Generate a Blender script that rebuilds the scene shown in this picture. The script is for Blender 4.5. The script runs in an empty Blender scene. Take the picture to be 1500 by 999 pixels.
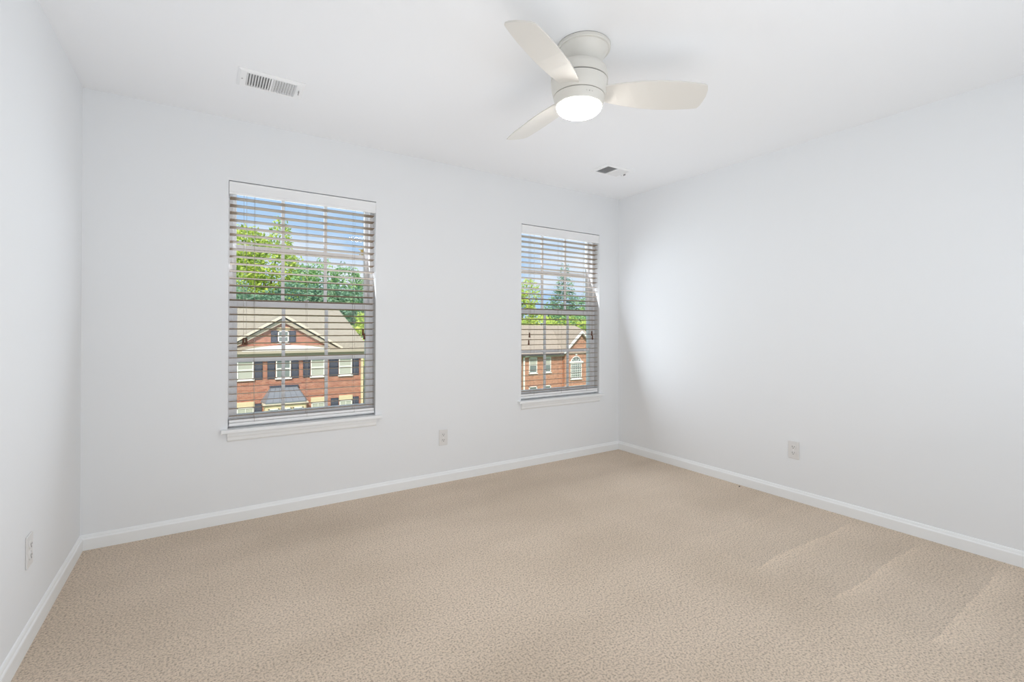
import bpy, bmesh, math, random
from mathutils import Vector, Matrix
C = bpy.context.scene.collection
SC = bpy.context.scene
random.seed(7)

# ------------------------------------------------------------------ camera, world, sun, lights, exposure
D = 3.3217          # window wall
XL, XR = -0.551, 3.3972
YB = -0.62          # rear wall, behind the camera
H = 2.44
F_PX, CY, YAW, PITCH, ROLL, EYE = 692.566, 479.2286, 0.5746, 0.0036, 0.0026, 1.1718

def make_camera():
    cd = bpy.data.cameras.new('camera'); co = bpy.data.objects.new('camera', cd); C.objects.link(co)
    cd.sensor_fit = 'HORIZONTAL'; cd.sensor_width = 36.0
    cd.lens = F_PX / 1500 * 36.0
    cd.shift_y = (CY - 499.5) / 1500.0
    cd.clip_start = 0.02; cd.clip_end = 500
    f = Vector((math.sin(YAW)*math.cos(PITCH), math.cos(YAW)*math.cos(PITCH), math.sin(PITCH)))
    r = Vector((math.cos(YAW), -math.sin(YAW), 0)); u = r.cross(f)
    c, s = math.cos(ROLL), math.sin(ROLL)
    r2 = c*r + s*u; u2 = -s*r + c*u
    m = Matrix((r2, u2, -f)).transposed().to_4x4()
    m.translation = Vector((0, 0, EYE))
    co.matrix_world = m
    SC.camera = co
make_camera()

SC.view_settings.view_transform = 'Standard'
SC.view_settings.look = 'None'
SC.view_settings.gamma = 1.0
SC.view_settings.use_curve_mapping = False
SC.view_settings.exposure = 0.20
try:
    SC.cycles.max_bounces = 14; SC.cycles.diffuse_bounces = 8; SC.cycles.transparent_max_bounces = 24
    SC.cycles.sample_clamp_indirect = 6.0
except Exception:
    pass

def make_world():
    w = bpy.data.worlds.new('sky'); SC.world = w; w.use_nodes = True
    nt = w.node_tree; nt.nodes.clear()
    out = nt.nodes.new('ShaderNodeOutputWorld'); bg = nt.nodes.new('ShaderNodeBackground')
    tc = nt.nodes.new('ShaderNodeTexCoord'); mp = nt.nodes.new('ShaderNodeMapping')
    mp.inputs['Scale'].default_value = (1.0, 1.0, 2.6); mp.inputs['Location'].default_value = (0.35, 0.1, 0.3)
    nz = nt.nodes.new('ShaderNodeTexNoise'); nz.inputs['Scale'].default_value = 3.2; nz.inputs['Detail'].default_value = 6
    cr = nt.nodes.new('ShaderNodeValToRGB')
    cr.color_ramp.elements[0].position = 0.42; cr.color_ramp.elements[0].color = (0.42, 0.61, 0.86, 1)
    cr.color_ramp.elements[1].position = 0.62; cr.color_ramp.elements[1].color = (0.84, 0.87, 0.92, 1)
    nt.links.new(tc.outputs['Generated'], mp.inputs['Vector']); nt.links.new(mp.outputs['Vector'], nz.inputs['Vector'])
    nt.links.new(nz.outputs['Fac'], cr.inputs['Fac']); nt.links.new(cr.outputs['Color'], bg.inputs['Color'])
    bg.inputs['Strength'].default_value = 1.0
    nt.links.new(bg.outputs['Background'], out.inputs['Surface'])
make_world()

def add_light(name, kind, loc, direction, energy, color=(1, 1, 1), size=None, size_y=None):
    ld = bpy.data.lights.new(name, kind); lo = bpy.data.objects.new(name, ld); C.objects.link(lo)
    ld.energy = energy; ld.color = color
    if kind == 'AREA':
        ld.shape = 'RECTANGLE'; ld.size = size; ld.size_y = size_y or size
    lo.location = loc
    lo.rotation_euler = Vector(direction).to_track_quat('-Z', 'Y').to_euler()
    return lo
sun = add_light('sun', 'SUN', (0, -10, 20), (0.55, 1.0, -0.95), 3.6, (1.0, 0.94, 0.84)); sun.data.angle = math.radians(0.6)
# daylight through the two windows, and two added fill lights near the camera
WIN = [(0.1126, 1.0054), (2.2441, 3.1385)]
Z0, Z1 = 0.5625, 2.0667
for a, b in WIN:
    add_light('window_daylight', 'AREA', ((a+b)/2, D - 0.02, (Z0+Z1)/2), (0, -1, 0.35), 10.5, (0.835, 0.91, 1.0), b-a, Z1-Z0)
add_light('rear_fill_light', 'AREA', (1.55, YB + 0.08, 1.22), (0.0, 1.0, -0.02), 16.0, (0.82, 0.91, 1.0), 2.8, 0.5)  # added fill behind the camera, no such lamp in the room
add_light('ceiling_fill_light', 'AREA', (0.85, 0.35, 0.5), (-0.1, 0.5, 1.0), 12.5, (0.94, 0.965, 1.0), 2.4, 1.4)  # added fill aimed up at the ceiling, unseen source

# ------------------------------------------------------------------ materials
def mat(name, color, rough=0.6, metal=0.0, spec=0.5, bump=None, vary=None, emit=None):
    m = bpy.data.materials.new(name); m.use_nodes = True
    nt = m.node_tree; b = nt.nodes['Principled BSDF']
    b.inputs['Base Color'].default_value = (*color, 1); b.inputs['Roughness'].default_value = rough
    b.inputs['Metallic'].default_value = metal; b.inputs['Specular IOR Level'].default_value = spec
    tc = nt.nodes.new('ShaderNodeTexCoord')
    if vary:
        sc, amt = vary
        nz = nt.nodes.new('ShaderNodeTexNoise'); nz.inputs['Scale'].default_value = sc; nz.inputs['Detail'].default_value = 4
        cr = nt.nodes.new('ShaderNodeValToRGB')
        cr.color_ramp.elements[0].position = 0.3; cr.color_ramp.elements[1].position = 0.7
        cr.color_ramp.elements[0].color = (*[c*(1-amt) for c in color], 1)
        cr.color_ramp.elements[1].color = (*[min(1, c*(1+amt)) for c in color], 1)
        nt.links.new(tc.outputs['Object'], nz.inputs['Vector']); nt.links.new(nz.outputs['Fac'], cr.inputs['Fac'])
        nt.links.new(cr.outputs['Color'], b.inputs['Base Color'])
    if bump:
        sc, st, dist = bump
        nz = nt.nodes.new('ShaderNodeTexNoise'); nz.inputs['Scale'].default_value = sc; nz.inputs['Detail'].default_value = 3
        bp = nt.nodes.new('ShaderNodeBump'); bp.inputs['Strength'].default_value = st; bp.inputs['Distance'].default_value = dist
        nt.links.new(tc.outputs['Object'], nz.inputs['Vector']); nt.links.new(nz.outputs['Fac'], bp.inputs['Height'])
        nt.links.new(bp.outputs['Normal'], b.inputs['Normal'])
    if emit:
        b.inputs['Emission Color'].default_value = (*emit[0], 1); b.inputs['Emission Strength'].default_value = emit[1]
    return m

def brick_mat(name, c1, c2, mortar, w=0.22, h=0.075):
    m = bpy.data.materials.new(name); m.use_nodes = True
    nt = m.node_tree; b = nt.nodes['Principled BSDF']; b.inputs['Roughness'].default_value = 0.9
    tc = nt.nodes.new('ShaderNodeTexCoord'); mp = nt.nodes.new('ShaderNodeMapping')
    mp.inputs['Rotation'].default_value = (math.radians(90), 0, 0)   # bricks run along x, courses along z
    br = nt.nodes.new('ShaderNodeTexBrick')
    br.inputs['Scale'].default_value = 1.0; br.inputs['Brick Width'].default_value = w; br.inputs['Row Height'].default_value = h
    br.inputs['Mortar Size'].default_value = 0.008; br.inputs['Color1'].default_value = (*c1, 1)
    br.inputs['Color2'].default_value = (*c2, 1); br.inputs['Mortar'].default_value = (*mortar, 1)
    nz = nt.nodes.new('ShaderNodeTexNoise'); nz.inputs['Scale'].default_value = 4.5; nz.inputs['Detail'].default_value = 8
    mx = nt.nodes.new('ShaderNodeMixRGB'); mx.blend_type = 'MULTIPLY'; mx.inputs['Fac'].default_value = 0.35
    cr = nt.nodes.new('ShaderNodeValToRGB'); cr.color_ramp.elements[0].position = 0.35; cr.color_ramp.elements[1].position = 0.65
    cr.color_ramp.elements[0].color = (0.38, 0.33, 0.34, 1); cr.color_ramp.elements[1].color = (1, 1, 1, 1)
    L = nt.links.new
    L(tc.outputs['Object'], mp.inputs['Vector']); L(mp.outputs['Vector'], br.inputs['Vector'])
    L(tc.outputs['Object'], nz.inputs['Vector']); L(nz.outputs['Fac'], cr.inputs['Fac'])
    L(br.outputs['Color'], mx.inputs['Color1']); L(cr.outputs['Color'], mx.inputs['Color2']); L(mx.outputs['Color'], b.inputs['Base Color'])
    return m

def leaf_mat(name, c1, c2, c3):
    m = bpy.data.materials.new(name); m.use_nodes = True
    nt = m.node_tree; b = nt.nodes['Principled BSDF']; b.inputs['Roughness'].default_value = 0.7
    tc = nt.nodes.new('ShaderNodeTexCoord')
    nz = nt.nodes.new('ShaderNodeTexNoise'); nz.inputs['Scale'].default_value = 0.9; nz.inputs['Detail'].default_value = 5
    cr = nt.nodes.new('ShaderNodeValToRGB'); cr.color_ramp.elements[0].position = 0.32; cr.color_ramp.elements[1].position = 0.68
    cr.color_ramp.elements[0].color = (*c1, 1); cr.color_ramp.elements[1].color = (*c3, 1)
    e = cr.color_ramp.elements.new(0.5); e.color = (*c2, 1)
    tr = nt.nodes.new('ShaderNodeBsdfTranslucent'); mx = nt.nodes.new('ShaderNodeMixShader'); mx.inputs['Fac'].default_value = 0.35
    L = nt.links.new
    L(tc.outputs['Object'], nz.inputs['Vector']); L(nz.outputs['Fac'], cr.inputs['Fac'])
    L(cr.outputs['Color'], b.inputs['Base Color']); L(cr.outputs['Color'], tr.inputs['Color'])
    L(b.outputs['BSDF'], mx.inputs[1]); L(tr.outputs['BSDF'], mx.inputs[2])
    L(mx.outputs['Shader'], nt.nodes['Material Output'].inputs['Surface'])
    return m

def glass_mat():
    m = bpy.data.materials.new('window_glass'); m.use_nodes = True
    nt = m.node_tree; nt.nodes.remove(nt.nodes['Principled BSDF'])
    tr = nt.nodes.new('ShaderNodeBsdfTransparent'); tr.inputs['Color'].default_value = (0.97, 0.98, 0.98, 1)
    gl = nt.nodes.new('ShaderNodeBsdfGlossy'); gl.inputs['Roughness'].default_value = 0.02
    mx = nt.nodes.new('ShaderNodeMixShader'); fr = nt.nodes.new('ShaderNodeFresnel'); fr.inputs['IOR'].default_value = 1.22
    nt.links.new(fr.outputs['Fac'], mx.inputs['Fac']); nt.links.new(tr.outputs['BSDF'], mx.inputs[1]); nt.links.new(gl.outputs['BSDF'], mx.inputs[2])
    nt.links.new(mx.outputs['Shader'], nt.nodes['Material Output'].inputs['Surface'])
    return m

def carpet_mat():
    m = bpy.data.materials.new('beige_carpet'); m.use_nodes = True
    nt = m.node_tree; b = nt.nodes['Principled BSDF']; L = nt.links.new
    b.inputs['Roughness'].default_value = 1.0; b.inputs['Specular IOR Level'].default_value = 0.1
    b.inputs['Sheen Weight'].default_value = 0.25; b.inputs['Sheen Roughness'].default_value = 0.5
    tc = nt.nodes.new('ShaderNodeTexCoord')
    def noise(scale, detail, rough=0.5, mapping=None):
        n = nt.nodes.new('ShaderNodeTexNoise'); n.inputs['Scale'].default_value = scale
        n.inputs['Detail'].default_value = detail; n.inputs['Roughness'].default_value = rough
        if mapping:
            mp = nt.nodes.new('ShaderNodeMapping'); mp.inputs['Rotation'].default_value = (0, 0, mapping[0]); mp.inputs['Scale'].default_value = mapping[1]
            L(tc.outputs['Object'], mp.inputs['Vector']); L(mp.outputs['Vector'], n.inputs['Vector'])
        else: L(tc.outputs['Object'], n.inputs['Vector'])
        return n
    def ramp(src, p0, c0, p1, c1):
        r = nt.nodes.new('ShaderNodeValToRGB'); e = r.color_ramp.elements
        e[0].position = p0; e[0].color = (*c0, 1); e[1].position = p1; e[1].color = (*c1, 1); L(src, r.inputs['Fac']); return r
    tuft = noise(125, 5, 0.66); fine = noise(330, 2)
    base = ramp(tuft.outputs['Fac'], 0.31, (0.33, 0.24, 0.16), 0.54, (0.89, 0.73, 0.575))
    # wear and brushing marks of the pile
    patch = noise(1.3, 3); pr = ramp(patch.outputs['Fac'], 0.36, (0.90, 0.89, 0.87), 0.62, (1, 1, 1))
    track = noise(1.0, 2, 0.5, (math.radians(-32), (0.5, 3.4, 1))); trr = ramp(track.outputs['Fac'], 0.40, (0.955, 0.95, 0.945), 0.60, (1, 1, 1))
    m1 = nt.nodes.new('ShaderNodeMixRGB'); m1.blend_type = 'MULTIPLY'; m1.inputs['Fac'].default_value = 1
    m2 = nt.nodes.new('ShaderNodeMixRGB'); m2.blend_type = 'MULTIPLY'; m2.inputs['Fac'].default_value = 1
    L(base.outputs['Color'], m1.inputs['Color1']); L(pr.outputs['Color'], m1.inputs['Color2'])
    L(m1.outputs['Color'], m2.inputs['Color1']); L(trr.outputs['Color'], m2.inputs['Color2'])
    # vacuum strokes: strips at right angles to the right wall, each with one brighter raised edge
    def math_(op, a, b_=None, clamp=False):
        n = nt.nodes.new('ShaderNodeMath'); n.operation = op; n.use_clamp = clamp
        for i, v in enumerate((a, b_)):
            if v is None: continue
            if isinstance(v, (int, float)): n.inputs[i].default_value = v
            else: L(v, n.inputs[i])
        return n.outputs[0]
    sx = nt.nodes.new('ShaderNodeSeparateXYZ'); L(tc.outputs['Object'], sx.inputs[0])
    wob = noise(2.2, 2); fray = noise(26, 3)
    yy = math_('ADD', sx.outputs['Y'], math_('MULTIPLY', math_('SUBTRACT', wob.outputs['Fac'], 0.5), 0.08))
    yy = math_('ADD', yy, math_('MULTIPLY', math_('SUBTRACT', fray.outputs['Fac'], 0.5), 0.022))
    saw = math_('FRACT', math_('MULTIPLY', math_('ADD', yy, 0.02), 1/0.33))
    stripe = math_('POWER', saw, 3.5)
    lo_ = math_('MULTIPLY', math_('SUBTRACT', math_('ADD', sx.outputs['X'], math_('MULTIPLY', fray.outputs['Fac'], 0.08)), 2.30), 14.0, True)
    hi_ = math_('MULTIPLY', math_('SUBTRACT', 3.33, sx.outputs['X']), 6.0, True)
    near_ = math_('MULTIPLY', math_('SUBTRACT', 1.75, sx.outputs['Y']), 2.5, True)
    msk = math_('MULTIPLY', math_('MULTIPLY', lo_, hi_), near_)
    amt = math_('MULTIPLY', msk, math_('SUBTRACT', stripe, 0.28))
    gain = math_('ADD', 1.0, math_('MULTIPLY', amt, 0.17))
    vm = nt.nodes.new('ShaderNodeVectorMath'); vm.operation = 'SCALE'; L(m2.outputs['Color'], vm.inputs[0]); L(gain, vm.inputs['Scale'])
    L(vm.outputs['Vector'], b.inputs['Base Color'])
    add = nt.nodes.new('ShaderNodeMath'); add.operation = 'ADD'; L(tuft.outputs['Fac'], add.inputs[0])
    hl = nt.nodes.new('ShaderNodeMath'); hl.operation = 'MULTIPLY'; hl.inputs[1].default_value = 0.4; L(fine.outputs['Fac'], hl.inputs[0]); L(hl.outputs[0], add.inputs[1])
    bp = nt.nodes.new('ShaderNodeBump'); bp.inputs['Strength'].default_value = 0.8; bp.inputs['Distance'].default_value = 0.012
    L(add.outputs[0], bp.inputs['Height']); L(bp.outputs['Normal'], b.inputs['Normal'])
    return m

M = {
 'wall': mat('white_wall_paint', (0.80, 0.81, 0.82), 0.75, spec=0.3, bump=(260, 0.06, 0.001)),
 'ceiling': mat('white_ceiling_paint', (0.84, 0.845, 0.855), 0.9, spec=0.2, bump=(200, 0.05, 0.001)),
 'trim': mat('white_trim_paint', (0.85, 0.86, 0.86), 0.35),
 'vinyl': mat('white_vinyl', (0.93, 0.93, 0.95), 0.3),
 'slat': mat('white_slat_backlit_shade', (0.27, 0.195, 0.125), 0.5),  # white slats; the brown base colour paints in their backlit shade
 'rail': mat('white_blind_rail', (0.84, 0.84, 0.84), 0.4),
 'cord': mat('taupe_cord', (0.42, 0.38, 0.33), 0.8),
 'tassel': mat('brown_wood_tassel', (0.10, 0.035, 0.012), 0.5),
 'plate': mat('white_outlet_plastic', (0.73, 0.715, 0.70), 0.35),
 'slot': mat('dark_slot', (0.06, 0.06, 0.06), 0.6),
 'vent': mat('white_vent_enamel', (0.84, 0.84, 0.84), 0.4),
 'vent_dark': mat('vent_duct_grey', (0.16, 0.16, 0.16), 0.8),
 'fan': mat('warm_white_fan_enamel', (0.67, 0.65, 0.60), 0.45),
 'blade': mat('warm_white_blade', (0.67, 0.645, 0.60), 0.5),
 'gap': mat('dark_gap', (0.05, 0.05, 0.05), 0.8),
 'globe': mat('frosted_glass_lit', (0.95, 0.93, 0.90), 0.4, emit=((1.0, 0.96, 0.91), 34.0)),
 'mark': mat('grey_print', (0.35, 0.33, 0.32), 0.5),
 'crumb': mat('dark_brown_crumb', (0.06, 0.04, 0.03), 0.9),
 'glass': glass_mat(), 'carpet': carpet_mat(),
 'brick_red': brick_mat('red_brick', (0.42, 0.13, 0.08), (0.55, 0.22, 0.13), (0.50, 0.38, 0.30)),
 'brick_orange': brick_mat('orange_brick', (0.50, 0.21, 0.12), (0.62, 0.30, 0.18), (0.56, 0.42, 0.33)),
 'shingle': mat('tan_shingles', (0.38, 0.33, 0.255), 0.95, vary=(9, 0.16), bump=(40, 0.3, 0.02)),
 'shingle2': mat('pinkish_tan_shingles', (0.43, 0.355, 0.28), 0.95, vary=(9, 0.12), bump=(40, 0.3, 0.02)),
 'cream': mat('cream_paint', (0.72, 0.60, 0.38), 0.6),
 'ivory': mat('ivory_trim', (0.76, 0.66, 0.52), 0.6),
 'taupe': mat('taupe_soffit', (0.50, 0.43, 0.33), 0.7),
 'hwhite': mat('house_white_trim', (0.85, 0.83, 0.78), 0.5),
 'shutter': mat('navy_grey_shutter', (0.055, 0.06, 0.085), 0.5),
 'pane': mat('house_window_pane', (0.20, 0.23, 0.21), 0.08, spec=0.8),
 'blindpane': mat('pale_curtained_pane', (0.50, 0.50, 0.42), 0.3),
 'metal_roof': mat('blue_grey_metal_roof', (0.26, 0.27, 0.30), 0.5, metal=0.2),
 'grass': mat('green_grass', (0.16, 0.26, 0.05), 0.95, vary=(0.8, 0.3)),
 'road': mat('grey_asphalt', (0.22, 0.22, 0.22), 0.9, vary=(3, 0.1)),
 'bark': mat('grey_brown_bark', (0.16, 0.11, 0.08), 0.95, vary=(6, 0.3)),
 'leaf_yellow': leaf_mat('yellow_green_leaves', (0.26, 0.40, 0.08), (0.55, 0.68, 0.14), (0.82, 0.86, 0.22)),
 'leaf_green': leaf_mat('mid_green_leaves', (0.12, 0.27, 0.13), (0.32, 0.54, 0.24), (0.55, 0.74, 0.32)),
 'leaf_blue': leaf_mat('blue_green_leaves', (0.10, 0.20, 0.14), (0.24, 0.42, 0.28), (0.46, 0.62, 0.36)),
 'leaf_orange': leaf_mat('orange_leaves', (0.40, 0.30, 0.08), (0.62, 0.45, 0.16), (0.80, 0.62, 0.30)),
}

# ------------------------------------------------------------------ mesh helpers
def add_box(bm, x0, x1, y0, y1, z0, z1):
    vs = [bm.verts.new(p) for p in ((x0,y0,z0),(x1,y0,z0),(x1,y1,z0),(x0,y1,z0),(x0,y0,z1),(x1,y0,z1),(x1,y1,z1),(x0,y1,z1))]
    for f in ((0,3,2,1),(4,5,6,7),(0,1,5,4),(1,2,6,5),(2,3,7,6),(3,0,4,7)): bm.faces.new([vs[i] for i in f])
    return vs
def add_prism(bm, pts, axis, a0, a1):
    """extrude a polygon: pts are 2D in the two remaining axes (in x,y,z order)"""
    def P(p, a):
        q = list(p); q.insert(axis, a); return tuple(q)
    A = [bm.verts.new(P(p, a0)) for p in pts]; B = [bm.verts.new(P(p, a1)) for p in pts]
    n = len(pts)
    bm.faces.new(A); bm.faces.new(B[::-1])
    for i in range(n): bm.faces.new((A[i], B[i], B[(i+1) % n], A[(i+1) % n]))
def add_lathe(bm, prof, seg=64, c=(0, 0), close=False):
    rings = []
    for r, z in prof:
        if r < 1e-6: rings.append([bm.verts.new((c[0], c[1], z))])
        else: rings.append([bm.verts.new((c[0]+r*math.cos(2*math.pi*i/seg), c[1]+r*math.sin(2*math.pi*i/seg), z)) for i in range(seg)])
    for A, B in zip(rings, rings[1:]):
        for i in range(seg):
            j = (i+1) % seg
            if len(A) == 1 and len(B) == 1: continue
            if len(A) == 1: bm.faces.new((A[0], B[j], B[i]))
            elif len(B) == 1: bm.faces.new((A[i], A[j], B[0]))
            else: bm.faces.new((A[i], A[j], B[j], B[i]))
def add_tube(bm, p0, p1, r, r1=None, seg=8):
    p0, p1 = Vector(p0), Vector(p1); r1 = r if r1 is None else r1
    d = (p1-p0).normalized(); a = d.orthogonal().normalized(); b = d.cross(a)
    A = [bm.verts.new(p0 + r*(math.cos(t)*a + math.sin(t)*b)) for t in [2*math.pi*i/seg for i in range(seg)]]
    B = [bm.verts.new(p1 + r1*(math.cos(t)*a + math.sin(t)*b)) for t in [2*math.pi*i/seg for i in range(seg)]]
    for i in range(seg): bm.faces.new((A[i], A[(i+1) % seg], B[(i+1) % seg], B[i]))
    bm.faces.new(A[::-1]); bm.faces.new(B)
def obj(name, bm, material, parent=None, smooth=False, bevel=0.0, label=None):
    bmesh.ops.recalc_face_normals(bm, faces=bm.faces)
    me = bpy.data.meshes.new(name); bm.to_mesh(me); bm.free()
    o = bpy.data.objects.new(name, me); C.objects.link(o); me.materials.append(material)
    if smooth:
        for p in me.polygons: p.use_smooth = True
        if smooth != 'all':
            try: me.set_sharp_from_angle(angle=math.radians(35))
            except Exception: pass
    if bevel:
        b = o.modifiers.new('bevel', 'BEVEL'); b.width = bevel; b.segments = 2; b.limit_method = 'ANGLE'
    if parent: 
        o.parent = parent
    if label: o['label'] = label
    return o
def boxes(name, lst, material, parent=None, bevel=0.0, label=None):
    bm = bmesh.new()
    for b in lst: add_box(bm, *b)
    return obj(name, bm, material, parent, bevel=bevel, label=label)
def thing(name, label, cat, loc=(0, 0, 0), group=None):
    o = bpy.data.objects.new(name, None); C.objects.link(o); o.location = loc; o.empty_display_size = 0.1
    o['label'] = label; o['category'] = cat
    if group: o['group'] = group
    return o
def structure(o, label=None):
    o['kind'] = 'structure'
    if label: o['label'] = label
    return o
def copy_tree(o, parent=None):
    c = o.copy(); C.objects.link(c)
    if parent: c.parent = parent
    for ch in list(o.children): copy_tree(ch, c)
    return c

# ------------------------------------------------------------------ room shell
WT = 0.16
bm = bmesh.new(); add_box(bm, XL-0.2, XR+0.2, YB-0.2, D+WT, -0.15, 0.0)
structure(obj('floor', bm, M['carpet']), 'beige cut pile carpet with brushing marks')
bm = bmesh.new(); add_box(bm, XL-0.2, XR+0.2, YB-0.2, D+WT, H, H+0.15)
structure(obj('ceiling', bm, M['ceiling']), 'flat white ceiling')
bm = bmesh.new()
xs = [XL-0.2, WIN[0][0], WIN[0][1], WIN[1][0], WIN[1][1], XR+0.2]
for i in range(5):
    if i in (1, 3):
        add_box(bm, xs[i], xs[i+1], D, D+WT, 0, Z0-0.02); add_box(bm, xs[i], xs[i+1], D, D+WT, Z1, H)
    else: add_box(bm, xs[i], xs[i+1], D, D+WT, 0, H)
bmesh.ops.remove_doubles(bm, verts=bm.verts, dist=1e-5)
structure(obj('wall_back', bm, M['wall']), 'white wall with two windows')
for n, b in (('wall_left', (XL-0.2, XL, YB, D, 0, H)), ('wall_right', (XR, XR+0.2, YB, D, 0, H)), ('wall_rear', (XL-0.2, XR+0.2, YB-0.2, YB, 0, H))):
    structure(boxes(n, [b], M['wall']), 'plain white painted wall')

# baseboard: colonial profile, 79 mm tall
PROF = [(0, 0), (0.0135, 0), (0.0135, 0.056), (0.0120, 0.060), (0.0090, 0.064), (0.0075, 0.070), (0.0045, 0.077), (0, 0.079)]
def baseboard(name, side):
    bm = bmesh.new()
    if side == 'back': add_prism(bm, [(D-a, z) for a, z in PROF], 0, XL, XR)
    if side == 'rear': add_prism(bm, [(YB+a, z) for a, z in PROF], 0, XL, XR)
    if side == 'left': add_prism(bm, [(XL+a, z) for a, z in PROF], 1, YB, D)
    if side == 'right': add_prism(bm, [(XR-a, z) for a, z in PROF], 1, YB, D)
    structure(obj(name, bm, M['trim']), 'white moulded baseboard')
for s in ('back', 'left', 'right', 'rear'): baseboard('baseboard_'+s, s)

# ------------------------------------------------------------------ windows
def make_window(n, x0):
    w = x0 + 0.8935
    root = bpy.data.objects.new('window_%d' % n, None); C.objects.link(root); root.location = (x0, D, Z0)
    root['kind'] = 'structure'; root['label'] = 'white single hung window with six panes in each sash'
    W = 0.8935; Hh = Z1 - Z0
    z = lambda a: a - Z0
    def ring(name, xa, xb, za, zb, wl, wr, wb, wt, y0, y1, par, bevel=0.002):
        return boxes(name, [(xa, xa+wl, y0, y1, za, zb), (xb-wr, xb, y0, y1, za, zb), (xa+wl, xb-wr, y0, y1, za, za+wb), (xa+wl, xb-wr, y0, y1, zb-wt, zb)], M['vinyl'], par, bevel)
    ring('window_frame', 0, W, 0, Hh, 0.026, 0.026, 0.024, 0.026, 0.066, 0.155, root)
    up = ring('upper_sash', 0.026, W-0.026, z(1.312), Hh-0.026, 0.021, 0.021, 0.038, 0.024, 0.112, 0.146, root)
    lo = ring('lower_sash', 0.020, W-0.020, 0.024, z(1.342), 0.031, 0.031, 0.050, 0.044, 0.070, 0.106, root)
    for par, za, zb, yy, hz in ((up, 1.350, 2.017, 0.129, 1.686), (lo, 0.634, 1.298, 0.088, 0.972)):
        xa, xb = 0.047, W-0.047
        g = boxes('muntins', [(xa+(xb-xa)*k/3-0.010, xa+(xb-xa)*k/3+0.010, yy-0.006, yy+0.006, z(za), z(zb)) for k in (1, 2)]
                  + [(xa, xb, yy-0.0053, yy+0.0053, z(hz)-0.0125, z(hz)+0.0125)], M['vinyl'], par)
        boxes('glass', [(xa-0.004, xb+0.004, yy+0.008, yy+0.011, z(za)-0.004, z(zb)+0.004)], M['glass'], par)
    # sash lock on the meeting rail
    boxes('sash_lock', [(W/2-0.03, W/2+0.03, 0.078, 0.104, z(1.342), z(1.342)+0.010), (W/2-0.008, W/2+0.022, 0.082, 0.098, z(1.352), z(1.352)+0.006)], M['vinyl'], lo, 0.002)
    bm = bmesh.new(); add_box(bm, -0.036, W+0.040, -0.036, 0.0, -0.021, 0.0); add_box(bm, 0, W, 0.0, 0.07, -0.021, 0.0)
    obj('window_stool', bm, M['trim'], root, bevel=0.003)
    bm = bmesh.new(); add_prism(bm, [(0, -0.021), (-0.017, -0.021), (-0.017, -0.040), (-0.013, -0.050), (-0.011, -0.066), (-0.004, -0.075), (0, -0.075)], 0, -0.002, W+0.002)
    obj('window_apron', bm, M['trim'], root)
make_window(1, WIN[0][0]); make_window(2, WIN[1][0])

# ------------------------------------------------------------------ blinds
def make_blind(x0, label, cords):
    W = 0.8935
    root = thing('window_blind', label, 'blind', (x0, D, Z0), 'open slatted blinds inside the windows')
    z = lambda a: a - Z0
    # valance: shaped board with returns
    bm = bmesh.new()
    add_prism(bm, [(0.001, z(1.986)), (0.013, z(1.986)), (0.013, z(2.061)), (0.001, z(2.061)), (-0.003, z(2.054)), (-0.001, z(2.047)), (-0.001, z(2.002)), (-0.003, z(1.994))], 0, 0.0025, W-0.0025)
    add_box(bm, 0.0025, 0.010, 0.013, 0.060, z(1.986), z(2.061)); add_box(bm, W-0.010, W-0.0025, 0.013, 0.060, z(1.986), z(2.061))
    obj('valance', bm, M['rail'], root)
    boxes('headrail', [(0.012, W-0.012, 0.016, 0.060, z(2.004), z(2.046))], M['rail'], root, 0.002)
    yc, tilt = 0.038, math.radians(5.6)
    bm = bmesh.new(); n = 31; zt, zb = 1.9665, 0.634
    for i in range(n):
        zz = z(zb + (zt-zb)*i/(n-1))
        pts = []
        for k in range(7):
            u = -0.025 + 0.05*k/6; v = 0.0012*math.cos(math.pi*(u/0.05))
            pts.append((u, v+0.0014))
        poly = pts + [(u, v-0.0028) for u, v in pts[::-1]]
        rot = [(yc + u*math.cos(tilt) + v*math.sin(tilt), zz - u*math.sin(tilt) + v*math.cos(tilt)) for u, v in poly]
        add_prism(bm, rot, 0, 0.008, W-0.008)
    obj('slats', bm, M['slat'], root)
    boxes('bottom_rail', [(0.006, W-0.006, yc-0.026, yc+0.026, z(0.576), z(0.594)), (0.006, W-0.006, yc-0.024, yc+0.024, z(0.596), z(0.612))], M['rail'], root, 0.003)
    for cx in (0.142, 0.4465, 0.750):
        bm = bmesh.new()
        for yy in (yc-0.0265, yc+0.0265): add_tube(bm, (cx, yy, z(0.594)), (cx, yy, z(2.004)), 0.0008, seg=5)
        for i in range(n):
            zz = z(zb + (zt-zb)*i/(n-1)) - 0.002
            add_tube(bm, (cx, yc-0.0265, zz+0.0265*math.tan(tilt)), (cx, yc+0.0265, zz-0.0265*math.tan(tilt)), 0.0006, seg=4)
        obj('ladder_cord', bm, M['cord'], root)
        bm = bmesh.new(); add_lathe(bm, [(0, z(0.5765)), (0.006, z(0.5765)), (0.006, z(0.574)), (0, z(0.574))], 16, (cx, yc)); obj('cord_button', bm, M['rail'], root)
    for kind, cx, zend in cords:
        bm = bmesh.new(); add_tube(bm, (cx, yc-0.031, z(zend)), (cx, yc-0.031, z(2.004)), 0.0009, seg=5)
        c = obj(kind, bm, M['cord'], root)
        bm = bmesh.new(); q = z(zend)
        add_lathe(bm, [(0, q+0.004), (0.004, q+0.003), (0.0068, q-0.004), (0.0056, q-0.014), (0.0074, q-0.026), (0.0078, q-0.036), (0.0055, q-0.040), (0, q-0.040)], 14, (cx, yc-0.031))
        obj('tassel', bm, M['tassel'], c, smooth=True, label='turned brown wooden tassel')
    return root
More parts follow.
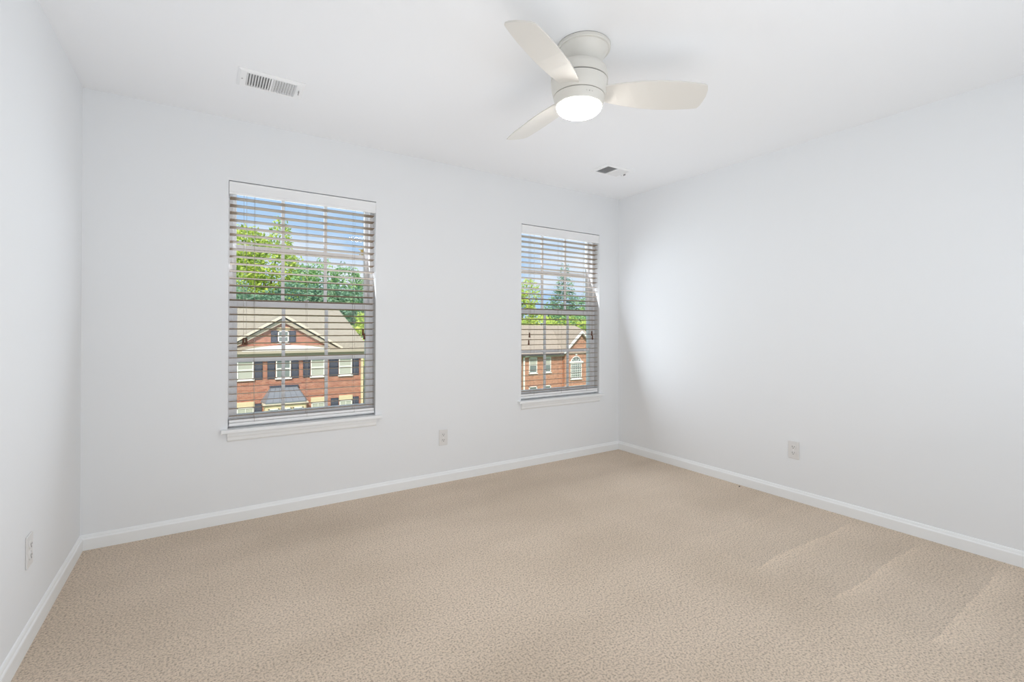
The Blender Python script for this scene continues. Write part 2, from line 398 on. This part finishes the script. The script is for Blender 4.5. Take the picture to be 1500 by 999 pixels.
make_blind(WIN[0][0], 'open blind with white valance and white slats coloured brown as backlit shade, in the left window, larger in view',
           [('lift_cord', 0.081, 1.108), ('lift_cord', 0.0965, 1.108), ('tilt_cord', 0.806, 1.165), ('tilt_cord', 0.815, 1.135)])
make_blind(WIN[1][0], 'open blind with white valance and white slats coloured brown as backlit shade, in the far window near the right wall',
           [('lift_cord', 0.090, 1.137), ('lift_cord', 0.083, 1.072), ('tilt_cord', 0.806, 1.150), ('tilt_cord', 0.815, 1.112)])

# ------------------------------------------------------------------ outlets
def make_outlet(label, loc, rz, parts=True):
    """plate in local xz plane, facing local -y"""
    root = thing('wall_outlet', label, 'outlet', loc, 'duplex wall outlets'); root.rotation_euler = (0, 0, rz)
    bm = bmesh.new(); add_box(bm, -0.036, 0.036, -0.0055, 0, -0.060, 0.060); obj('cover_plate', bm, M['plate'], root, bevel=0.003)
    for s in (-1, 1):
        bm = bmesh.new(); pts = []
        for i in range(28):
            t = 2*math.pi*i/28
            pts.append((0.0172*math.cos(t), s*0.0205 + max(-0.0135, min(0.0135, 0.0172*math.sin(t)))))
        add_prism(bm, pts, 1, -0.0085, -0.004); r = obj('receptacle', bm, M['plate'], root, bevel=0.0006)
        zz = s*0.0205 + 0.003
        boxes('slot', [(-0.0078, -0.0052, -0.0090, -0.0080, zz-0.0045, zz+0.0045), (0.0052, 0.0078, -0.0090, -0.0080, zz-0.0035, zz+0.0035), (-0.0025, 0.0025, -0.0090, -0.0080, zz-0.0125, zz-0.0078)], M['slot'], r)
    bm = bmesh.new(); add_tube(bm, (0, -0.0068, 0), (0, -0.005, 0), 0.0032, seg=14); obj('screw', bm, M['vent'], root)
    return root
make_outlet('white duplex outlet on the window wall, low between the two windows', (1.526, D, 0.342), 0)
make_outlet('white duplex outlet low on the right wall', (XR, 1.677, 0.345), math.radians(-90))
make_outlet('white outlet low on the left wall, seen almost edge-on', (XL, 2.455, 0.343), math.radians(90))

# ------------------------------------------------------------------ ceiling vents
def make_vent(label, x, y):
    root = thing('ceiling_vent', label, 'vent', (x, y, H), 'ceiling air vents')
    fx, fy, gx, gy = 0.152, 0.098, 0.114, 0.071
    # stamped face plate with a sloped rim
    bm = bmesh.new()
    out = [(-fx, -fy), (fx, -fy), (fx, fy), (-fx, fy)]
    o0 = [bm.verts.new((a, b, 0.0)) for a, b in out]
    o1 = [bm.verts.new((a, b, -0.003)) for a, b in out]
    o2 = [bm.verts.new((a*(fx-0.012)/fx, b*(fy-0.012)/fy, -0.009)) for a, b in out]
    o3 = [bm.verts.new((math.copysign(gx, a), math.copysign(gy, b), -0.009)) for a, b in out]
    o4 = [bm.verts.new((math.copysign(gx, a), math.copysign(gy, b), 0.0)) for a, b in out]
    for A, B in ((o0, o1), (o1, o2), (o2, o3), (o3, o4)):
        for i in range(4): bm.faces.new((A[i], A[(i+1) % 4], B[(i+1) % 4], B[i]))
    add_box(bm, -0.004, 0.004, -gy, gy, -0.0088, -0.001)
    obj('face_plate', bm, M['vent'], root)
    boxes('duct_opening', [(-gx, gx, -gy, gy, -0.0012, -0.0004)], M['vent_dark'], root)
    for sgn in (-1, 1):
        bm = bmesh.new(); n = 9; p = (gx-0.004)/n
        for i in range(n):
            cx = sgn*(0.004 + p*(i+0.5)); a = 0.0036
            # thin vane leaning outwards
            add_prism(bm, [(cx+sgn*a*1.15, -0.0088), (cx+sgn*(a*1.15+0.0011), -0.0088), (cx-sgn*(a-0.0011), -0.0014), (cx-sgn*a, -0.0014)], 1, -gy, gy)
        # the prism profile is in x,z: rebuild coordinates (axis 1 extrusion keeps x,z)
        obj('vane_bank', bm, M['vent'], root)
    boxes('damper_lever', [(0.127, 0.1305, -0.018, 0.004, -0.020, -0.008)], M['mark'], root, 0.001)
    for s in (-1, 1):
        bm = bmesh.new(); add_tube(bm, (s*0.132, 0.03 if s > 0 else 0, -0.0105), (s*0.132, 0.03 if s > 0 else 0, -0.0075), 0.0035, seg=12); obj('screw', bm, M['mark'], root)
    return root
make_vent('white ceiling vent above the left window', 0.280, 2.735)
make_vent('white ceiling vent near the far right corner, beyond the fan', 2.722, 2.735)

# ------------------------------------------------------------------ ceiling fan
def make_fan():
    root = thing('ceiling_fan', 'white three-blade flush-mount ceiling fan with a lit dome light', 'ceiling fan', (1.421, 1.607, H))
    bm = bmesh.new(); add_lathe(bm, [(0, -0.0025), (0.1185, -0.0025), (0.1195, -0.006), (0.1190, -0.016), (0.1165, -0.019), (0.109, -0.0195), (0.107, -0.022), (0.101, -0.032), (0.091, -0.048), (0.084, -0.065), (0.081, -0.085), (0.081, -0.125), (0, -0.125)], 72)
    cp = obj('canopy', bm, M['fan'], root, smooth=True)
    bm = bmesh.new(); add_lathe(bm, [(0, 0), (0.1165, 0), (0.1165, -0.003), (0, -0.003)], 72); obj('shadow_gap', bm, M['gap'], cp)
    body = bpy.data.objects.new('motor_housing_pivot', None)
    bx, by = 1.406-1.421, 1.617-1.607
    tx, ty = 0.0207, 0.0053
    T = Matrix(((1, 0, tx, bx), (0, 1, ty, by), (-tx, -ty, 1, 0), (0, 0, 0, 1)))
    def part(name, bm, m, smooth=True, parent=root, label=None):
        bmesh.ops.transform(bm, matrix=T, verts=bm.verts)
        return obj(name, bm, m, parent, smooth=smooth, label=label)
    bm = bmesh.new(); add_lathe(bm, [(0, -0.096), (0.085, -0.096), (0.104, -0.099), (0.116, -0.106), (0.1225, -0.116), (0.126, -0.130), (0.127, -0.1595), (0.122, -0.1605), (0, -0.1605)], 72)
    hs = part('motor_housing', bm, M['fan'])
    bm = bmesh.new(); add_lathe(bm, [(0.1, -0.158), (0.1215, -0.158), (0.1215, -0.168), (0.1, -0.168)], 72); part('shadow_gap', bm, M['gap'], parent=hs)
    bm = bmesh.new(); add_lathe(bm, [(0, -0.165), (0.122, -0.165), (0.1265, -0.1655), (0.1245, -0.19), (0.119, -0.215), (0.1145, -0.2295), (0.110, -0.2302), (0, -0.2302)], 72)
    part('rotor', bm, M['fan'])
    bm = bmesh.new(); add_lathe(bm, [(0.08, -0.228), (0.109, -0.228), (0.109, -0.235), (0.08, -0.235)], 72); g = part('lower_shadow_gap', bm, M['gap'], parent=hs); g.name = 'shadow_gap'
    bm = bmesh.new(); add_lathe(bm, [(0, -0.233), (0.109, -0.233), (0.1135, -0.2335), (0.109, -0.255), (0.1030, -0.2735), (0.099, -0.276), (0.096, -0.276), (0, -0.270)], 72)
    lk = part('light_fitting', bm, M['fan'])
    # small printed marks on the fitting, facing the camera side
    ang = math.atan2(-1.60, -1.20)
    for da, r in ((-0.0, 0.0022), (0.12, 0.0012), (-0.12, 0.0012)):
        a = ang + da + 0.35; bm = bmesh.new(); rr = 0.1098; zc = -0.2515
        add_tube(bm, (rr*math.cos(a), rr*math.sin(a), zc), ((rr+0.0015)*math.cos(a), (rr+0.0015)*math.sin(a), zc), r, seg=10)
        part('printed_mark', bm, M['mark'], parent=lk)
    prof = [(0.0985, -0.270), (0.0985, -0.2765), (0.0975, -0.283), (0.0935, -0.289), (0.086, -0.295), (0.074, -0.300), (0.056, -0.3045), (0.034, -0.307), (0.012, -0.308), (0, -0.308)]
    bm = bmesh.new(); add_lathe(bm, prof, 72); part('lamp_shade', bm, M['globe'], smooth='all', label='glowing frosted glass dome')
    # blades
    up = [(0.095, 0.040), (0.13, 0.057), (0.20, 0.073), (0.28, 0.086), (0.36, 0.091), (0.44, 0.092), (0.51, 0.088), (0.548, 0.083)]
    tip = [(0.556, 0.070), (0.562, 0.045), (0.566, 0.015), (0.563, -0.018), (0.557, -0.036)]
    dn = [(0.546, -0.046), (0.50, -0.054), (0.43, -0.062), (0.36, -0.066), (0.28, -0.066), (0.20, -0.060), (0.13, -0.050), (0.095, -0.043)]
    outl = up + tip + dn
    a0, pt, zb = -0.6116, 0.2988, 2.2299 - H
    for k in range(3):
        a = a0 + [0, -2*math.pi/3, 2*math.pi/3][k]
        bm = bmesh.new(); rows = []
        n = len(outl)
        for sgn in (0.0035, -0.0035):
            rows.append([bm.verts.new((x, y, -math.tan(pt)*y*min(1, 0.55+x*1.3) + zb + sgn)) for x, y in outl])
        A, B = rows
        # strips across the blade keep the surface smooth
        nu = len(up); 
        def cap(V, flip):
            i, j = 0, n-1
            while j - i > 2:
                f = (V[i], V[i+1], V[j-1], V[j]); bm.faces.new(f if flip else f[::-1]); i += 1; j -= 1
            if j - i == 2:
                f = (V[i], V[i+1], V[j]); bm.faces.new(f if flip else f[::-1])
        cap(A, True); cap(B, False)
        for i in range(n): bm.faces.new((A[i], B[i], B[(i+1) % n], A[(i+1) % n]))
        bmesh.ops.rotate(bm, cent=(0, 0, 0), matrix=Matrix.Rotation(a, 3, 'Z'), verts=bm.verts)
        bmesh.ops.transform(bm, matrix=T, verts=bm.verts)
        obj('blade', bm, M['blade'], root, bevel=0.0018)
make_fan()

# crumb on the carpet by the right baseboard
bm = bmesh.new(); bmesh.ops.create_icosphere(bm, subdivisions=2, radius=0.006)
for v in bm.verts: v.co = Vector((v.co.x*1.25, v.co.y*0.9, v.co.z*0.55)) * random.uniform(0.8, 1.15)
o = obj('crumb', bm, M['crumb']); o.location = (3.342, 2.038, 0.003); o['label'] = 'tiny dark crumb on the carpet beside the right baseboard'; o['category'] = 'debris'

# ------------------------------------------------------------------ outdoors
GZ = -5.4
structure(boxes('ground', [(-60, 110, D+2, 120, GZ-0.3, GZ)], M['grass']), 'green lawn outside')
structure(boxes('road', [(-60, 110, 14, 20, GZ-0.1, GZ+0.02)], M['road']), 'grey asphalt street')

def house_window(par, x0, x1, z0, z1, y, cols=2, rows=2, pane='pane', frame='hwhite', fw=0.06, arch=False, head=None):
    """frame and grille in one mesh, pane as its child; faces -y"""
    bm = bmesh.new()
    for b in ((x0, x0+fw, z0, z1), (x1-fw, x1, z0, z1), (x0, x1, z0, z0+fw), (x0, x1, z1-fw, z1)): add_box(bm, b[0], b[1], y-0.07, y+0.02, b[2], b[3])
    for k in range(1, cols): xx = x0+(x1-x0)*k/cols; add_box(bm, xx-0.014, xx+0.014, y-0.05, y, z0, z1)
    for k in range(1, rows): zz = z0+(z1-z0)*k/rows; t = 0.035 if (rows % 2 == 0 and k == rows//2) else 0.014; add_box(bm, x0, x1, y-0.052, y, zz-t, zz+t)
    add_box(bm, x0-0.05, x1+0.05, y-0.12, y, z0-0.07, z0)
    if arch:
        c = (x0+x1)/2; R = (x1-x0)/2; N = 14
        for k in range(N):
            t0, t1 = math.pi*k/N, math.pi*(k+1)/N
            q = [(c+R*math.cos(t0), z1+R*math.sin(t0)), (c+R*math.cos(t1), z1+R*math.sin(t1)), (c+(R-fw)*math.cos(t1), z1+(R-fw)*math.sin(t1)), (c+(R-fw)*math.cos(t0), z1+(R-fw)*math.sin(t0))]
            add_prism(bm, q, 1, y-0.07, y+0.02)
        for t in (math.pi/4, math.pi/2, 3*math.pi/4): add_tube(bm, (c, y-0.03, z1), (c+R*math.cos(t), y-0.03, z1+R*math.sin(t)), 0.016, seg=5)
    f = obj('window', bm, M[frame], par)
    bm = bmesh.new(); add_box(bm, x0+fw*0.5, x1-fw*0.5, y-0.03, y-0.005, z0+fw*0.5, z1-fw*0.5)
    if arch:
        c = (x0+x1)/2; R = (x1-x0)/2-0.02
        add_prism(bm, [(c+R*math.cos(math.pi*k/14), z1+R*math.sin(math.pi*k/14)) for k in range(15)], 1, y-0.025, y-0.004)
    obj('pane', bm, M[pane], f)
    return f
def shutter(par, x0, x1, z0, z1, y):
    bm = bmesh.new(); add_box(bm, x0, x1, y-0.04, y-0.002, z0, z1)
    n = int((z1-z0)/0.07)
    for k in range(n):
        zz = z0+0.04+(z1-z0-0.08)*k/n
        add_prism(bm, [(y-0.055, zz), (y-0.04, zz+0.05), (y-0.04, zz)], 0, x0+0.04, x1-0.04)
    for a, b in ((x0, x0+0.04), (x1-0.04, x1)): add_box(bm, a, b, y-0.06, y-0.04, z0, z1)
    add_box(bm, x0, x1, y-0.06, y-0.04, (z0+z1)/2-0.03, (z0+z1)/2+0.03)
    return obj('shutter', bm, M['shutter'], par)
def hip_roof(bm, x0, x1, y0, y1, ze, zr, rx0, rx1):
    ym = (y0+y1)/2
    v = [bm.verts.new(p) for p in ((x0, y0, ze), (x1, y0, ze), (x1, y1, ze), (x0, y1, ze), (rx0, ym, zr), (rx1, ym, zr))]
    u = [bm.verts.new(p) for p in ((x0, y0, ze-0.12), (x1, y0, ze-0.12), (x1, y1, ze-0.12), (x0, y1, ze-0.12))]
    for f in ((v[0], v[1], v[5], v[4]), (v[1], v[2], v[5]), (v[2], v[3], v[4], v[5]), (v[3], v[0], v[4])): bm.faces.new(f)
    for i in range(4): bm.faces.new((u[i], u[(i+1) % 4], v[(i+1) % 4], v[i]))
    bm.faces.new(u)
def gable_roof(bm, x0, x1, xa, ze, za, y0, y1, t=0.12):
    add_prism(bm, [(x0, ze), (xa, za), (xa, za+t*1.3), (x0, ze+t)], 1, y0, y1)
    add_prism(bm, [(x1, ze), (xa, za), (xa, za+t*1.3), (x1, ze+t)], 1, y0, y1)

def red_house():
    h = thing('brick_house', 'red brick house with a front gable and grey metal roofed bay, outside the left window', 'house', (3.7, 34, GZ))
    ox, oy, oz = 3.7, 34, GZ
    inv = Matrix.Translation((-ox, -oy, -oz))
    before = set(C.objects)
    Y = 30.0
    bm = bmesh.new(); add_box(bm, -3.6, 8.27, Y, 38.4, GZ, -0.35)
    add_prism(bm, [(0.95, -0.36), (6.55, -0.36), (6.55, 0.05), (3.75, 1.72), (0.95, 0.05)], 1, Y, 33.5)
    obj('brick_wall', bm, M['brick_red'], h)
    bm = bmesh.new(); hip_roof(bm, -4.1, 8.62, 29.55, 38.85, -0.10, 2.72, -0.6, 7.55)
    obj('roof', bm, M['shingle'], h)
    bm = bmesh.new(); gable_roof(bm, 0.55, 6.95, 3.75, -0.08, 1.83, 29.72, 33.6, 0.10)
    obj('gable_roof', bm, M['shingle'], h)
    for s in (-1, 1):
        bm = bmesh.new(); xa = 3.75; xf = 3.75 + s*3.22
        add_prism(bm, [(xf, -0.08), (xa, 1.82), (xa, 1.97), (xf, 0.05)], 1, 29.60, 29.76); obj('rake_board', bm, M['ivory'], h)
        bm = bmesh.new(); xf2 = 3.75 + s*2.9
        add_prism(bm, [(xf2, -0.16), (xa, 1.52), (xa, 1.74), (xf2, 0.04)], 1, 29.78, 29.99); obj('rake_frieze', bm, M['taupe'], h)
    # shallow curved flashing above the entry
    bm = bmesh.new(); N = 20; pts = [(1.65+(6.2-1.65)*k/N, -0.06 + 0.27*math.sin(math.pi*k/N)**0.8) for k in range(N+1)]
    add_prism(bm, [(1.65, -0.10)] + pts + [(6.2, -0.10)], 1, 29.5, 29.98); obj('curved_canopy', bm, M['hwhite'], h, label='white shallow curved canopy')
    bm = bmesh.new(); add_box(bm, -3.6, 8.3, 29.72, 29.995, -0.52, -0.12); obj('frieze', bm, M['taupe'], h)
    bm = bmesh.new(); add_box(bm, -4.1, 8.62, 29.42, 29.55, -0.24, -0.11); obj('gutter', bm, M['taupe'], h)
    bm = bmesh.new(); add_box(bm, 8.14, 8.28, 29.88, 29.99, GZ, -0.5); obj('downspout', bm, M['cream'], h)
    # gable window
    house_window(h, 3.46, 4.03, 0.36, 1.02, Y, 2, 2); shutter(h, 3.10, 3.43, 0.36, 1.03, Y); shutter(h, 4.06, 4.40, 0.36, 1.03, Y)
    boxes('lintel', [(3.40, 4.09, Y-0.06, Y-0.002, 1.05, 1.22)], M['cream'], h)
    zt, zb = -0.62, -1.68
    for (a, b, pane, c) in ((1.44, 2.24, 'blindpane', 1), (3.36, 4.14, 'pane', 2), (5.22, 5.99, 'blindpane', 1), (6.82, 7.60, 'blindpane', 1)):
        house_window(h, a, b, zb, zt, Y, c, 2, pane)
    for a, b in ((1.02, 1.40), (2.28, 2.68), (2.93, 3.32), (4.18, 4.56), (4.80, 5.18), (6.26, 6.78), (7.64, 8.02)): shutter(h, a, b, zb-0.03, zt+0.06, Y)
    # bay with metal roof
    bx0, bx1, by = 2.75, 4.85, 29.2
    bm = bmesh.new(); add_box(bm, bx0, bx1, by, Y, GZ, -2.98); obj('bay_wall', bm, M['cream'], h)
    bm = bmesh.new()
    lo = [(bx0-0.14, Y), (bx0+0.02, by-0.12), (bx1-0.02, by-0.12), (bx1+0.14, Y)]; hi = [(3.08, Y), (3.12, Y-0.12), (4.44, Y-0.12), (4.5, Y)]
    A = [bm.verts.new((x, y, -2.93)) for x, y in lo]; B = [bm.verts.new((x, y, -2.20)) for x, y in hi]; A0 = [bm.verts.new((x, y, -3.00)) for x, y in lo]
    for i in range(3): bm.faces.new((A[i], A[i+1], B[i+1], B[i])); bm.faces.new((A0[i], A0[i+1], A[i+1], A[i]))
    bm.faces.new(B); bm.faces.new(A0[::-1])
    for k in range(7):
        t = k/6; add_tube(bm, (lo[1][0]+(lo[2][0]-lo[1][0])*t, lo[1][1], -2.91), (hi[1][0]+(hi[2][0]-hi[1][0])*t, hi[1][1], -2.18), 0.016, seg=5)
    obj('bay_roof', bm, M['metal_roof'], h, label='blue-grey standing seam metal roof over the bay')
    boxes('bay_ridge_cap', [(3.04, 4.54, Y-0.16, Y-0.001, -2.20, -2.10)], M['shutter'], h)
    boxes('bay_cornice', [(bx0-0.10, bx1+0.10, by-0.10, Y, -3.12, -3.00)], M['ivory'], h)
    for k in range(3):
        a = bx0+0.16+0.62*k; house_window(h, a, a+0.54, -4.7, -3.30, by, 2, 3)
    # ground floor windows with cream heads
    for a, b in ((1.44, 2.27), (5.26, 6.02), (6.86, 7.62)):
        boxes('lintel', [(a-0.03, b+0.03, Y-0.07, Y-0.002, -3.20, -2.92)], M['cream'], h)
        house_window(h, a, b, -4.8, -3.22, Y, 2, 4, 'blindpane')
    for a, b in ((2.30, 2.66), (6.36, 6.80), (7.66, 8.02)): shutter(h, a, b, -4.8, -3.05, Y)
    for o in set(C.objects) - before:
        if o.type == 'MESH': o.data.transform(inv)
    return h
red_house()

def orange_house():
    h = thing('brick_house', 'orange brick house with an arched window under a small gable, outside the far window', 'house', (25, 34, GZ))
    inv = Matrix.Translation((-25, -34, -GZ)); before = set(C.objects)
    Y = 30.0
    bm = bmesh.new(); add_box(bm, 20.42, 30.6, Y, 38.6, GZ, -0.92)
    add_prism(bm, [(24.32, GZ), (27.55, GZ), (27.55, -0.62), (25.93, 0.86), (24.32, -0.62)], 1, 29.70, 33.0)
    obj('brick_wall', bm, M['brick_orange'], h)
    bm = bmesh.new(); hip_roof(bm, 20.0, 31.0, 29.6, 39.0, -0.74, 1.50, 20.9, 29.3); obj('roof', bm, M['shingle2'], h)
    bm = bmesh.new(); gable_roof(bm, 24.10, 27.76, 25.93, -0.80, 0.90, 29.5, 33.6, 0.10); obj('gable_roof', bm, M['shingle2'], h)
    for s in (-1, 1):
        bm = bmesh.new(); xf = 25.93 + s*1.88
        add_prism(bm, [(xf, -0.84), (25.93, 0.84), (25.93, 1.02), (xf, -0.66)], 1, 29.36, 29.52); obj('rake_board', bm, M['hwhite'], h)
    boxes('gutter', [(20.0, 24.1, 29.46, 29.60, -0.88, -0.76)], M['shutter'], h); boxes('frieze', [(20.42, 24.3, 29.78, 29.99, -1.02, -0.86)], M['taupe'], h)
    boxes('downspout', [(20.44, 20.54, 29.88, 29.99, GZ, -0.9)], M['hwhite'], h)
    bm = bmesh.new(); add_tube(bm, (20.50, 29.85, -0.98), (20.80, 29.70, -0.88), 0.07, seg=8); obj('downspout_elbow', bm, M['hwhite'], h)
    for a, b in ((20.98, 21.74), (22.36, 23.10)):
        house_window(h, a, b, -2.26, -1.04, Y, 1, 2, 'pane'); house_window(h, a, b, -4.9, -3.30, Y, 1, 2, 'pane')
        boxes('window_blind', [(a+0.06, b-0.06, Y-0.034, Y-0.026, -1.66, -1.10)], M['blindpane'], h)
    house_window(h, 24.90, 26.05, -2.90, -1.62, 29.70, 5, 7, 'pane', arch=True)
    boxes('belt_band', [(24.78, 26.22, 29.60, 29.70, -1.64, -1.46)], M['hwhite'], h)
    boxes('keystone', [(25.40, 25.56, 29.62, 29.71, -0.98, -0.74)], M['hwhite'], h)
    boxes('water_table', [(24.3, 27.57, 29.62, 29.71, -3.60, -3.44)], M['cream'], h)
    for o in set(C.objects) - before:
        if o.type == 'MESH': o.data.transform(inv)
orange_house()

def tree(name, label, x, y, blobs, leaf, trunk_h, nleaf, size, seed, cat='tree', group='trees behind the houses', k=1.0):
    rnd = random.Random(seed)
    x, y, size = x*k, y*k, size*k
    blobs = [(a*k, b*k, (EYE-GZ) + (c-(EYE-GZ))*k, r*k, rz*k) for a, b, c, r, rz in blobs]; trunk_h *= k
    t = thing(name, label, cat, (x, y, GZ), group)
    bm = bmesh.new(); add_tube(bm, (0, 0, 0), (0.1, 0, trunk_h*0.6), 0.28, 0.20, 10); add_tube(bm, (0.1, 0, trunk_h*0.6), (0, 0.1, trunk_h), 0.20, 0.10, 10)
    for (bx, by, bz, r, rz) in blobs: add_tube(bm, (0, 0, min(trunk_h*0.7, bz*0.7)), (bx, by, bz), 0.10, 0.04, 6)
    obj('trunk', bm, M['bark'], t, smooth=True)
    tot = sum(b[3]**2 for b in blobs); verts, faces = [], []
    for (bx, by, bz, r, rz) in blobs:
        for _ in range(int(nleaf*r*r/tot)):
            d = Vector((rnd.gauss(0, 1), rnd.gauss(0, 1), rnd.gauss(0, 1))).normalized()
            rr = rnd.uniform(0.45, 1.0)**0.5 * (0.86 + 0.28*rnd.random()*(1 if rnd.random() < .4 else 0.3))
            c = Vector((bx + d.x*r*rr, by + d.y*r*rr, bz + d.z*rz*rr))
            a = Vector((rnd.gauss(0, 1), rnd.gauss(0, 1), rnd.gauss(0, 1))).normalized(); b = a.orthogonal().normalized()
            s = size*rnd.uniform(0.6, 1.3); i = len(verts)
            verts += [c-a*s, c+b*s*0.55, c+a*s, c-b*s*0.55]; faces.append((i, i+1, i+2, i+3))
    me = bpy.data.meshes.new('foliage'); me.from_pydata([tuple(v) for v in verts], [], faces)
    o = bpy.data.objects.new('foliage', me); C.objects.link(o); o.parent = t; me.materials.append(M[leaf])
    return t
def B(*l): return [tuple(b) for b in l]
# z in blobs is height above the ground (GZ = -5.4)
tree('leafy_tree', 'tall bright yellow-green tree behind the red brick house roof', 4.2, 45, B((-2.6,0,10.2,3.0,2.8),(0.6,0,11.5,2.4,2.6),(1.2,0.5,14.4,1.0,1.9),(-1.4,0.5,13.6,1.9,1.6),(2.6,0,9.6,1.8,1.9)), 'leaf_yellow', 9, 9000, 0.17, 1, k=1.3)
tree('leafy_tree', 'blue-green tree low behind the middle of the red brick house roof', 6.3, 43, B((-2.4,0,8.0,2.2,1.6),(0,0,8.6,2.3,2.0),(2.4,0,8.6,2.2,2.0),(4.4,0,8.4,1.8,2.0),(-4.6,0,8.2,2.2,2.0)), 'leaf_blue', 7, 8000, 0.17, 2)
tree('leafy_tree', 'mid-green tree behind the right end of the red brick house roof', 10.9, 46, B((-1.9,0,10.6,1.5,2.6),(0.2,0,10.4,1.7,2.4),(1.9,0,9.0,1.8,2.6),(-3.4,0,11.0,1.2,1.4),(0,0,7.5,2.6,2.4)), 'leaf_green', 8, 7000, 0.16, 3, k=1.12)
tree('autumn_tree', 'orange-tinged tree top at the right side of the left window', 14.2, 49, B((0,0,14.2,1.1,0.9),(1.2,0,13.2,1.2,1.2)), 'leaf_orange', 12, 700, 0.20, 4)
tree('leafy_tree', 'bright green tree beside the right corner of the red brick house', 10.1, 36, B((0,0,5.4,1.5,2.0),(0.2,0,3.2,1.4,1.8),(0.2,0,6.9,1.0,1.1)), 'leaf_yellow', 5, 1800, 0.16, 5, k=1.04)
tree('leafy_tree', 'pale green tree at the left side of the far window', 32.6, 46, B((-2.0,0,8.6,2.2,3.0),(-0.4,0,10.6,1.4,2.2),(-3.2,0,11.0,1.6,2.0),(1.2,0,7.4,1.6,1.8)), 'leaf_yellow', 8, 3600, 0.18, 6)
tree('evergreen_tree', 'dark green spire tree in the middle of the far window', 35.9, 44, B((0,0,13.4,0.7,1.2),(0.1,0,11.6,1.2,1.5),(0,0,9.8,1.9,1.8),(0.2,0,7.8,2.6,1.7),(1.8,0,9.0,1.4,1.6),(-2.0,0,8.4,1.3,1.5)), 'leaf_blue', 11, 4200, 0.17, 7, k=1.3)
tree('leafy_tree', 'low green tree behind the gable of the orange brick house', 39.5, 47, B((-1.5,0,7.6,1.8,1.6),(1.2,0,7.2,2.0,1.4),(3.6,0,9.0,2.0,3.2)), 'leaf_green', 6, 3000, 0.18, 8, k=1.1)
tree('hedge_row', 'bright green hedge line behind the orange brick house ridge', 34, 42, B(*[(-6+1.5*k, 0.2*(k % 2), 6.6+0.25*((k*7) % 3), 1.1, 1.1) for k in range(11)]), 'leaf_yellow', 5, 4200, 0.15, 9, 'hedge', 'trees behind the houses')
tree('leafy_tree', 'green tree between the two brick houses', 15.5, 38, B((0,0,7.5,2.6,3.0),(0.5,0,10.5,1.8,2.0)), 'leaf_green', 7, 2400, 0.2, 10)
tree('leafy_tree', 'large green tree beyond the left end of the red brick house', -4.0, 46, B((0,0,9.0,3.4,3.6),(1.5,0,12.5,2.4,2.4)), 'leaf_green', 9, 3000, 0.2, 11)

tree('leafy_tree', 'tall green tree behind the gap between the two brick houses', 19.0, 68, B((0,0,8.5,3.0,3.4),(1.8,0,10.5,2.2,2.4),(-2.0,0,9.0,2.2,2.4)), 'leaf_green', 8, 2400, 0.24, 12)
tree('leafy_tree', 'yellow-green tree behind the left end of the orange brick house', 21.5, 55, B((0,0,8.0,2.8,3.2),(1.5,0,10.0,1.9,2.0)), 'leaf_yellow', 8, 2000, 0.24, 13)
